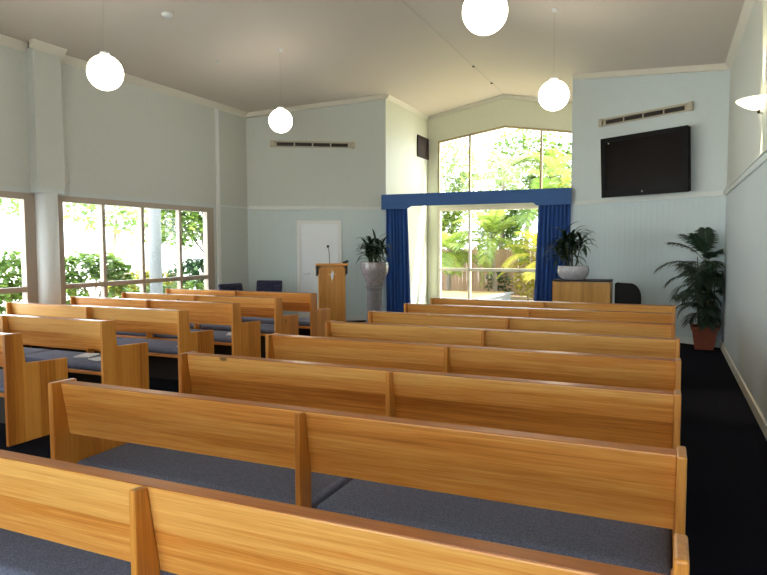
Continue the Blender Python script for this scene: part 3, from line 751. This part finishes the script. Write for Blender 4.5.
# urn on pedestal
UX, UY = -1.72, 11.42
e = empty('pedestal', (UX, UY, 0))
bm = nb(); box(bm, -0.19, 0.19, -0.19, 0.19, 0, 0.06); obj('plinth', bm, 'stone', e, bevel=0.01)
bm = nb(); lathe(bm, [(0, 0.06), (0.18, 0.06), (0.17, 0.09), (0.152, 0.12), (0.15, 0.66), (0.158, 0.70), (0.175, 0.73), (0.175, 0.755), (0, 0.755)], 36); obj('shaft', bm, 'stone', e, smooth=False)
tag(e, 'grey stone pedestal carrying the glazed urn, left of the blue curtain', 'pedestal')
e = empty('urn', (UX, UY, 0.757))
bm = nb(); lathe(bm, [(0, 0), (0.15, 0), (0.165, 0.02), (0.17, 0.07), (0.20, 0.15), (0.245, 0.24), (0.272, 0.33), (0.278, 0.40), (0.268, 0.445), (0.274, 0.462), (0.268, 0.475), (0.25, 0.47), (0.25, 0.40), (0.22, 0.38), (0, 0.38)], 48)
obj('body', bm, 'glaze', e, smooth=True)
bm = nb(); lathe(bm, [(0, 0.40), (0.245, 0.40), (0.2, 0.425), (0, 0.435)], 32); obj('soil', bm, 'soil', e)
tag(e, 'speckled pinkish grey glazed urn on the stone pedestal', 'urn')
strap_plant('potted_plant', (UX, UY), 1.19, [(-0.12, -0.05, 0.14, 15), (0.10, -0.10, 0.18, 15), (0.03, 0.08, 0.36, 15), (-0.05, -0.08, 0.40, 15), (0.15, 0.04, 0.32, 14), (-0.17, 0.02, 0.30, 14), (0.0, -0.14, 0.24, 14)],
            'dark leafy plant growing in the glazed urn left of the curtain', 0.32, 0.028, [(0.4, 2.4, 1.4, 0.36, 0.9), (0.38, 0.5, 1.2, 0.44, 1.6)])
# organ with bowl
OX0, OX1, OY0, OY1 = 1.81, 2.69, 10.6, 11.1
e = empty('organ', ((OX0 + OX1) / 2, OY0, 0))
hw = (OX1 - OX0) / 2
bm = nb(); box(bm, -hw + 0.02, hw - 0.02, 0.0, 0.02, 0.05, 0.965); obj('back_panel', bm, 'wood_organ', e)
bm = nb(); box(bm, -hw, -hw + 0.02, -0.004, 0.5, 0, 0.97); obj('side_panel', bm, 'wood_organ', e)
bm = nb(); box(bm, hw - 0.02, hw, -0.004, 0.5, 0, 0.97); obj('side_panel', bm, 'wood_organ', e)
bm = nb(); box(bm, -hw + 0.02, hw - 0.02, 0.02, 0.46, 0.55, 0.62); obj('key_deck', bm, 'wood_organ', e)
bm = nb(); box(bm, -hw + 0.04, hw - 0.04, 0.25, 0.44, 0.622, 0.64); obj('keys', bm, 'white', e)
bm = nb(); box(bm, -hw - 0.005, hw + 0.005, -0.01, 0.5, 0.97, 0.992); obj('lid', bm, 'dark', e, bevel=0.004)
tag(e, 'low timber organ with a dark lid, below the bowl plant', 'organ')
e = empty('planter_bowl', (2.10, 10.84, 0.993))
bm = nb(); lathe(bm, [(0, 0), (0.17, 0), (0.185, 0.012), (0.225, 0.06), (0.248, 0.12), (0.25, 0.17), (0.238, 0.208), (0.244, 0.216), (0.232, 0.222), (0.222, 0.205), (0.22, 0.16), (0, 0.16)], 48)
obj('body', bm, 'bowl', e, smooth=True)
bm = nb(); lathe(bm, [(0, 0.165), (0.218, 0.165), (0.15, 0.19), (0, 0.2)], 32); obj('soil', bm, 'soil', e)
tag(e, 'wide pale glazed planter bowl on the organ lid', 'planter')
strap_plant('potted_plant', (2.08, 10.84), 1.185, [(-0.10, 0.0, 0.16, 14), (-0.16, -0.05, 0.32, 15), (-0.02, 0.06, 0.44, 15), (0.02, -0.10, 0.36, 15), (-0.24, 0.04, 0.24, 13), (0.14, 0.0, 0.40, 13), (-0.10, -0.12, 0.46, 14)],
            'dark arching plant growing in the pale bowl on the organ', 0.36, 0.028, [(0.40, 0.3, 1.3, 0.50, 2.5), (0.42, 0.1, 1.1, 0.46, 2.9), (0.42, 0.8, 1.4, 0.46, 2.4), (0.36, -0.4, 1.0, 0.45, 2.6), (0.3, 3.0, 0.8, 0.5, 1.8), (0.3, 3.4, 0.5, 0.48, 1.4)])
# black padded chair beside the organ
e = empty('padded_chair', (2.93, 11.0, 0), 0)
bm = nb(); pts = [(-0.2, 0.42), (0.2, 0.42), (0.2, 0.70)] + [(0.2 - 0.17 + 0.17 * math.cos(a * PI / 16), 0.70 + 0.235 * math.sin(a * PI / 16)) for a in range(1, 9)] + [(-0.03, 0.937), (-0.17, 0.945), (-0.2, 0.93)]
prism(bm, pts, 1, 0.0, 0.09); obj('backrest', bm, 'blackcloth', e, bevel=0.012, seg=3)
bm = nb(); box(bm, -0.2, 0.2, -0.42, 0.02, 0.40, 0.47); obj('seat', bm, 'blackcloth', e, bevel=0.02)
for sx in (-1, 1):
    for y in (-0.38, 0.05):
        bm = nb(); tube(bm, [(sx * 0.17, y, 0), (sx * 0.17, y, 0.41)], 0.015); obj('leg', bm, 'black', e)
tag(e, 'black padded chair with a rounded back right of the organ', 'chair')
# palm in terracotta pot
PXp, PYp = 4.045, 10.66
e = empty('planter_pot', (PXp - 0.02, PYp, 0), 0.0)
bm = nb()
def frustum(bm, rings):
    rr = [[bm.verts.new((sx * r, sy * r, z)) for sx, sy in ((-1, -1), (1, -1), (1, 1), (-1, 1))] for r, z in rings]
    for A, B in zip(rr, rr[1:]):
        for k in range(4): bm.faces.new((A[k], A[(k + 1) % 4], B[(k + 1) % 4], B[k]))
    bm.faces.new(rr[0][::-1]); bm.faces.new(rr[-1])
frustum(bm, [(0.125, 0), (0.165, 0.29), (0.182, 0.29), (0.19, 0.345), (0.168, 0.345), (0.16, 0.30)]); obj('body', bm, 'terracotta', e, bevel=0.006)
bm = nb(); box(bm, -0.158, 0.158, -0.158, 0.158, 0.301, 0.32); obj('soil', bm, 'soil', e)
tag(e, 'square terracotta pot on the carpet in the right corner', 'pot')
e = empty('potted_palm', (PXp - 0.02, PYp, 0.321))
bl, bs = nb(), nb()
for k in range(15):
    a = k * 2.4; r = 0.02 + 0.006 * k; h = 0.18 + 0.062 * k
    top = Vector((r * 1.6 * math.cos(a) - 0.02, r * 1.6 * math.sin(a) - 0.02, h)); base = Vector((r * math.cos(a), r * math.sin(a), -0.02))
    tube(bs, [base, base.lerp(top, 0.5), top], 0.010, 0.006, 7)
    for j in range(3):
        az = a + j * 2.2 + random.uniform(-.4, .4)
        el = random.uniform(0.2, 1.2)
        LL_ = random.uniform(0.30, 0.46) * (1.0 if math.cos(az) < 0.2 else 0.62)
        frond(bl, bs, base.lerp(top, random.uniform(0.75, 1.0)), az, el, LL_, random.uniform(1.2, 2.3), 12, 0.19, 0.0115, 0.15, 0.6)
for az, el, L_, dr, z in ((2.95, 0.95, 0.62, 1.0, 0.95), (3.25, 0.60, 0.74, 1.5, 0.85), (3.0, 0.5, 0.6, 1.6, 0.7), (1.7, 1.4, 0.55, 0.4, 0.95), (-2.4, 1.3, 0.50, 0.6, 0.95), (2.5, 1.15, 0.6, 0.8, 0.95), (4.9, 0.8, 0.5, 1.5, 0.85), (-1.2, 1.2, 0.42, 1.5, 0.9), (0.2, 1.3, 0.42, 1.4, 0.9)):
    frond(bl, bs, (0, 0, z), az, el, L_, dr, 17, 0.21, 0.013, 0.3, 0.5)
for b_ in (bl, bs):
    for v in b_.verts:
        xm = XW - 0.03 - PXp + 0.02
        if v.co.x > xm: v.co.x = xm - 0.15 * random.random() * min(1, v.co.x - xm)
        wy = YC + (XW - (v.co.x + PXp - 0.02)) * math.tan(ANG) - 0.04 - PYp
        if v.co.y > wy: v.co.y = wy
obj('foliage', bl, 'leaf_palm', e, recalc=False); obj('stems', bs, 'stem', e, smooth=True)
tag(e, 'tall dark palm growing in the terracotta pot in the right corner', 'palm')

# ------------------------------------------------------------------ garden outside
GZ = -0.2
bm = nb(); box(bm, -60, 60, -40, 60, GZ - 0.2, GZ); struct('ground', bm, 'concrete')
bm = nb(); box(bm, -9, 9, YW + 1.9, 30, GZ, GZ + 0.03); struct('garden_bed', bm, 'mulch')
bm = nb(); box(bm, -2.6, 2.6, YW + T, YW + 1.9, GZ, GZ + 0.06); struct('bounce_strip', bm, 'bounce_strip')  # added unseen strip, bounces warm sunlight up onto the recess ceiling
# fence
e = empty('garden_fence', (0, 21.6, GZ))
for k in range(5):
    bm = nb()
    for j in range(16):
        x = -7 + k * 2.2 + j * 0.1375; box(bm, x + 0.004, x + 0.134, 0, 0.02, 0.05, 1.62)
    obj('paling_panel', bm, 'fence', e)
    bm = nb(); box(bm, -7 + k * 2.2 - 0.05, -7 + k * 2.2 + 0.05, 0.025, 0.125, 0, 1.7); obj('post', bm, 'fence', e)
bm = nb(); box(bm, -7, 4, 0.02, 0.06, 0.3, 0.38); box(bm, -7, 4, 0.02, 0.06, 1.3, 1.38); obj('rails', bm, 'fence', e)
tag(e, 'brown timber paling fence behind the garden, seen through the lower recess window', 'fence')
e = empty('garden_platform', (-1.75, 17.6, GZ + 0.03))
bm = nb(); prism(bm, [(-1.05, -1.3), (0.75, -1.3), (1.05, 1.2), (-1.05, 1.2)], 2, 0.0, 0.30); obj('base', bm, 'greystone', e)
bm = nb(); prism(bm, [(-1.12, -1.37), (0.80, -1.37), (1.12, 1.27), (-1.12, 1.27)], 2, 0.30, 0.345); obj('edging', bm, 'greystone', e)
bm = nb(); prism(bm, [(-1.0, -1.25), (0.66, -1.25), (0.96, 1.15), (-1.0, 1.15)], 2, 0.345, 0.36); obj('tan_top', bm, 'sandstone', e)
tag(e, 'low tan topped garden platform with grey edging outside the recess window', 'platform')

def palm(x, y, h, nf, L_, mat, lab, trunk=0.09, barkm='bark', ll=0.42, lw=0.022):
    e = empty('palm_tree', (x, y, GZ))
    bm = nb(); lean = random.uniform(-.15, .15)
    tube(bm, [(lean * f * h * 0.5, 0.03 * math.sin(f * 5), f * h) for f in (0, .2, .4, .6, .8, 1)], trunk, trunk * 0.7, 12); obj('trunk', bm, barkm, e, smooth=True)
    bl, bs = nb(), nb(); top = (lean * h * 0.5, 0, h)
    for k in range(nf):
        frond(bl, bs, top, k * 2.399 + random.uniform(-.2, .2), random.uniform(-0.1, 1.35), L_ * random.uniform(0.8, 1.15), random.uniform(0.9, 1.9), 26, ll, lw, 0.18, 0.5)
    obj('fronds', bl, mat, e, recalc=False); obj('frond_stalks', bs, 'stem', e)
    tag(e, lab, 'palm', 'garden palms'); return e
palm(-2.9, 19.6, 1.5, 16, 1.5, 'g_bright', 'bright green palm at the left of the recess window, before the fence')
palm(-1.5, 20.2, 1.9, 16, 1.7, 'g_bright', 'bright arching palm in the middle of the recess window, behind the platform')
palm(0.1, 19.2, 1.3, 14, 1.5, 'g_yellow', 'yellowish palm beside the right curtain edge, outside')
palm(-2.2, 23.5, 4.4, 16, 2.1, 'g_pale', 'tall pale palm behind the fence, left half of the gable window')
palm(0.0, 23.0, 3.9, 18, 2.1, 'g_bright', 'tall bright palm behind the fence, right half of the gable window')
palm(1.3, 21.0, 3.4, 14, 1.7, 'g_mid', 'darker palm near the right mullion of the gable window')
def tree(name, x, y, parts, trunk, mat, lab, cat, n=900, size=0.16, aspect=0.45, shell=0.55, group=None, tr=0.05):
    e = empty(name, (x, y, GZ))
    bm = nb()
    for pts, r in trunk: tube(bm, pts, r, r * 0.55, 9)
    obj('trunk', bm, 'bark', e, smooth=True)
    bm = nb(); vol = sum(r[0] * r[1] * r[2] for c, r in parts)
    for c, r in parts: leafy(bm, c, r, int(n * r[0] * r[1] * r[2] / vol), size, shell, aspect)
    obj('foliage', bm, mat, e, recalc=False)
    tag(e, lab, cat, group); return e
# behind the recess
tree('broadleaf_tree', -5.0, 26.5, [((0, 0, 5.0), (1.2, 1.0, 1.3)), ((0.8, 0, 3.9), (1.1, 1, 1.1))], [([(0, 0, 0), (0, 0, 2), (0.2, 0, 4)], 0.12)], 'g_pale', 'pale leafy tree far left behind the fence in the recess window', 'tree', 1500, 0.2)
tree('broadleaf_tree', 0.9, 27, [((0, 0, 4.6), (1.2, 1.1, 1.4)), ((-0.7, 0.2, 3.4), (1.0, 1, 0.9))], [([(0, 0, 0), (0, 0, 2), (0.2, 0, 4)], 0.12)], 'g_bright', 'bright leafy tree far right behind the fence in the gable window', 'tree', 1300, 0.22)
tree('yellow_shrub', 1.1, 19.6, [((0, 0, 3.3), (0.6, 0.6, 0.75)), ((0.2, 0, 2.3), (0.6, .6, .8))], [([(0, 0, 0), (0, 0, 1.4), (0, 0, 2.8)], 0.05)], 'g_yellow', 'yellow flowering tall shrub at the right edge of the gable window', 'shrub', 800, 0.13)
tree('garden_shrub', -3.45, 18.1, [((0, 0, 0.75), (0.55, 0.4, 0.6))], [([(0, 0, 0), (0, 0, 0.7)], 0.03)], 'g_mid', 'green shrub outside the lower left pane of the recess window', 'shrub', 550, 0.12)
tree('garden_shrub', -1.5, 20.6, [((0, 0, 0.55), (0.45, 0.35, 0.4))], [([(0, 0, 0), (0, 0, 0.5)], 0.03)], 'g_dark', 'small dark shrub behind the low platform', 'shrub', 400, 0.11)
tree('garden_shrub', -0.35, 19.6, [((0, 0, 0.8), (0.5, 0.4, 0.65))], [([(0, 0, 0), (0, 0, 0.7)], 0.03)], 'g_yellow', 'yellow green shrub right of the low platform', 'shrub', 520, 0.12)
GB = 'tall screening shrubs behind the fence'
for x_, y_, h_, w_, m_, n_, lab in ((-6.7, 23.2, 1.9, 1.02, 'g_bright', 2400, 'tall bright screening shrub far left behind the fence'), (-4.45, 23.4, 1.9, 1.05, 'g_bright', 2800, 'tall bright screening shrub behind the fence, left pane of the recess window'),
        (-2.2, 23.9, 1.9, 1.0, 'g_mid', 2800, 'tall green screening shrub behind the fence, middle of the recess window'), (-0.1, 23.8, 1.7, 0.7, 'g_yellow', 1200, 'yellowish screening shrub behind the fence, by the right curtain')):
    tree('screening_shrub', x_, y_, [((0, 0, h_), (w_, 0.6, 1.6)), ((0.2, 0, h_ + 1.0), (w_ * 0.7, 0.5, 0.9))], [([(0, 0, 0), (0, 0, 1.2), (0.1, 0, 2.4)], 0.05), ([(0, 0, 0.2), (-0.3, 0, 1.2), (-0.5, 0, 2.2)], 0.04)], m_, lab, 'shrub', n_, 0.2, 0.3, 0.2, GB)
tree('broadleaf_tree', -2.2, 28.5, [((0, 0, 5.3), (1.9, 1.2, 1.8)), ((1.6, 0, 4.6), (1.6, 1, 1.6))], [([(0, 0, 0), (0, 0, 2), (0.2, 0, 5)], 0.14)], 'g_mid', 'big loose tree at the back, centre of the gable window', 'tree', 3000, 0.24, 0.35)
palm(-0.35, 20.6, 2.9, 16, 1.7, 'g_mid', 'slender palm with dark fronds before the right mullion of the gable window', 0.06)
# outside the left windows
GH = 'shrubs outside the left windows'
tree('hedge_shrub', -7.5, 8.15, [((0, 0.05, 1.25), (0.42, 0.5, 0.5)), ((0, -0.4, 0.7), (0.4, 0.5, 0.45))], [([(0, 0, 0), (0, .05, .6), (0, 0.3, 1.2)], 0.03), ([(0, 0, .1), (0, .2, .6), (0.05, -0.2, 1.2)], 0.025)], 'g_mid', 'green bushy shrub outside the first left window, left of the column', 'shrub', 1100, 0.14, group=GH)
tree('hedge_shrub', -7.6, 9.75, [((0, -0.15, 1.3), (0.45, 0.55, 0.36)), ((0, 0.5, 1.35), (0.4, 0.4, 0.33)), ((0, -0.4, 0.75), (0.4, 0.4, 0.5))],
     [([(0, 0.15, 0), (0, .15, .6), (0, -0.2, 1.25)], 0.045), ([(0, .2, .3), (0, .45, .85), (0.05, 0.6, 1.3)], 0.035), ([(0, .15, .5), (0, .3, .9), (0.05, 0.25, 1.4)], 0.03)], 'g_mid', 'shrub with forked bare trunks in the pane next to the column', 'shrub', 1200, 0.13, group=GH)
tree('hedge_shrub', -7.6, 10.75, [((0, -0.1, 0.95), (0.35, 0.3, 0.6))], [([(0, 0, 0), (0, 0, 0.9)], 0.03)], 'g_mid', 'pale green shrub at the left of the second window pane', 'shrub', 480, 0.14, group=GH)
tree('low_hedge', -8.35, 12.3, [((0, 0, 0.80), (0.4, 1.3, 0.38))], [([(0, -.5, 0), (0, -.5, .6)], 0.03), ([(0, .5, 0), (0, .5, .6)], 0.03)], 'g_yellow', 'low yellow hedge outside the second and third window panes', 'hedge', 1500, 0.13)
tree('low_hedge', -6.62, 11.6, [((0, 0, 0.5), (0.34, 3.0, 0.48))], [([(0, -1, 0), (0, -1, .3)], 0.03), ([(0, 1, 0), (0, 1, .3)], 0.03)], 'g_mid', 'dark green ground hedge seen below the left window rail', 'hedge', 2600, 0.13)
tree('hedge_shrub', -7.4, 13.6, [((0, -0.4, 1.1), (0.4, 1.15, 0.40))], [([(0, 0, 0), (0, 0, 0.9)], 0.03)], 'g_dark', 'dark round shrub under the small tree, rightmost left pane', 'shrub', 1300, 0.12, group=GH)
tree('small_tree', -7.6, 13.75, [((0, -0.1, 2.55), (0.7, 0.8, 0.75)), ((0, -1.2, 2.35), (0.6, 0.7, 0.7)), ((0, 0.8, 2.3), (0.6, 0.6, 0.7)), ((0, -0.7, 3.1), (0.8, 1.3, 0.5))],
     [([(0, 0.15, 0), (0, 0.1, .8), (0, -0.25, 1.9), (0, -0.3, 2.4)], 0.05), ([(0, -0.1, 1.5), (0, -0.8, 2.1), (0, -1.2, 2.4)], 0.03), ([(0, -.1, 1.5), (0, .4, 2), (0, .7, 2.3)], 0.03)], 'g_mid', 'small dark tree with a leaning thin trunk in the rightmost left panes', 'tree', 3400, 0.15)
tree('broadleaf_tree', -14.5, 17.0, [((0, 0, 3.1), (1.5, 1.7, 0.9)), ((0, 2.2, 2.9), (1.3, 1.3, 1.0))], [([(0, 0, 0), (0, .1, 1.5), (0, .3, 3)], 0.10), ([(0, .1, 1.2), (0, 1.2, 2), (0, 2, 2.8)], 0.07)], 'g_mid', 'pale sunlit tree far outside the panes right of the column', 'tree', 1000, 0.22)
tree('broadleaf_tree', -13.5, 12.8, [((0, 0, 3.3), (1.2, 1.2, 0.65))], [([(0, 0.3, 0), (0, .4, 1.5), (0, .2, 3)], 0.09)], 'g_mid', 'pale sunlit tree far outside the first left window', 'tree', 480, 0.22)

# ------------------------------------------------------------------ light
w = bpy.data.worlds.new('World'); sc.world = w; w.use_nodes = True
bg = w.node_tree.nodes['Background']; bg.inputs[0].default_value = (0.86, 0.94, 1.0, 1); bg.inputs[1].default_value = 3.6
sun = bpy.data.lights.new('sun', 'SUN'); sun.energy = 12.0; sun.angle = math.radians(1.0); sun.color = (1, 0.95, 0.84)
so = link(bpy.data.objects.new('sun', sun))
sd = Vector((0.75, 0.33, 1.0))     # towards the sun
so.rotation_euler = sd.to_track_quat('Z', 'Y').to_euler()

# ------------------------------------------------------------------ camera
f, yaw, pitch, roll = 644.49, 0.4153, -0.0649, -0.0027
cy, sy, cp, sp, cr, sr = math.cos(yaw), math.sin(yaw), math.cos(pitch), math.sin(pitch), math.cos(roll), math.sin(roll)
right = Vector((cy, sy, 0)); fd = Vector((-sy, cy, 0)); up = -fd * sp + Vector((0, 0, 1)) * cp; fw_ = fd * cp + Vector((0, 0, 1)) * sp
r2 = right * cr + up * sr; u2 = -right * sr + up * cr
cam = bpy.data.cameras.new('camera'); cam.sensor_width = 36; cam.lens = 36 * f / 767; cam.clip_start = 0.05; cam.clip_end = 300
co = link(bpy.data.objects.new('camera', cam))
co.matrix_world = Matrix(((r2.x, u2.x, -fw_.x, 3.503), (r2.y, u2.y, -fw_.y, 0), (r2.z, u2.z, -fw_.z, 1.55), (0, 0, 0, 1)))
sc.camera = co
vs = sc.view_settings
vs.view_transform = 'Standard'; vs.look = 'None'; vs.gamma = 1; vs.use_curve_mapping = False; vs.exposure = 1.07
try:
    sc.cycles.use_denoising = True
    sc.cycles.max_bounces = 10; sc.cycles.diffuse_bounces = 5; sc.cycles.transparent_max_bounces = 12
    sc.cycles.sample_clamp_indirect = 8
except Exception: pass
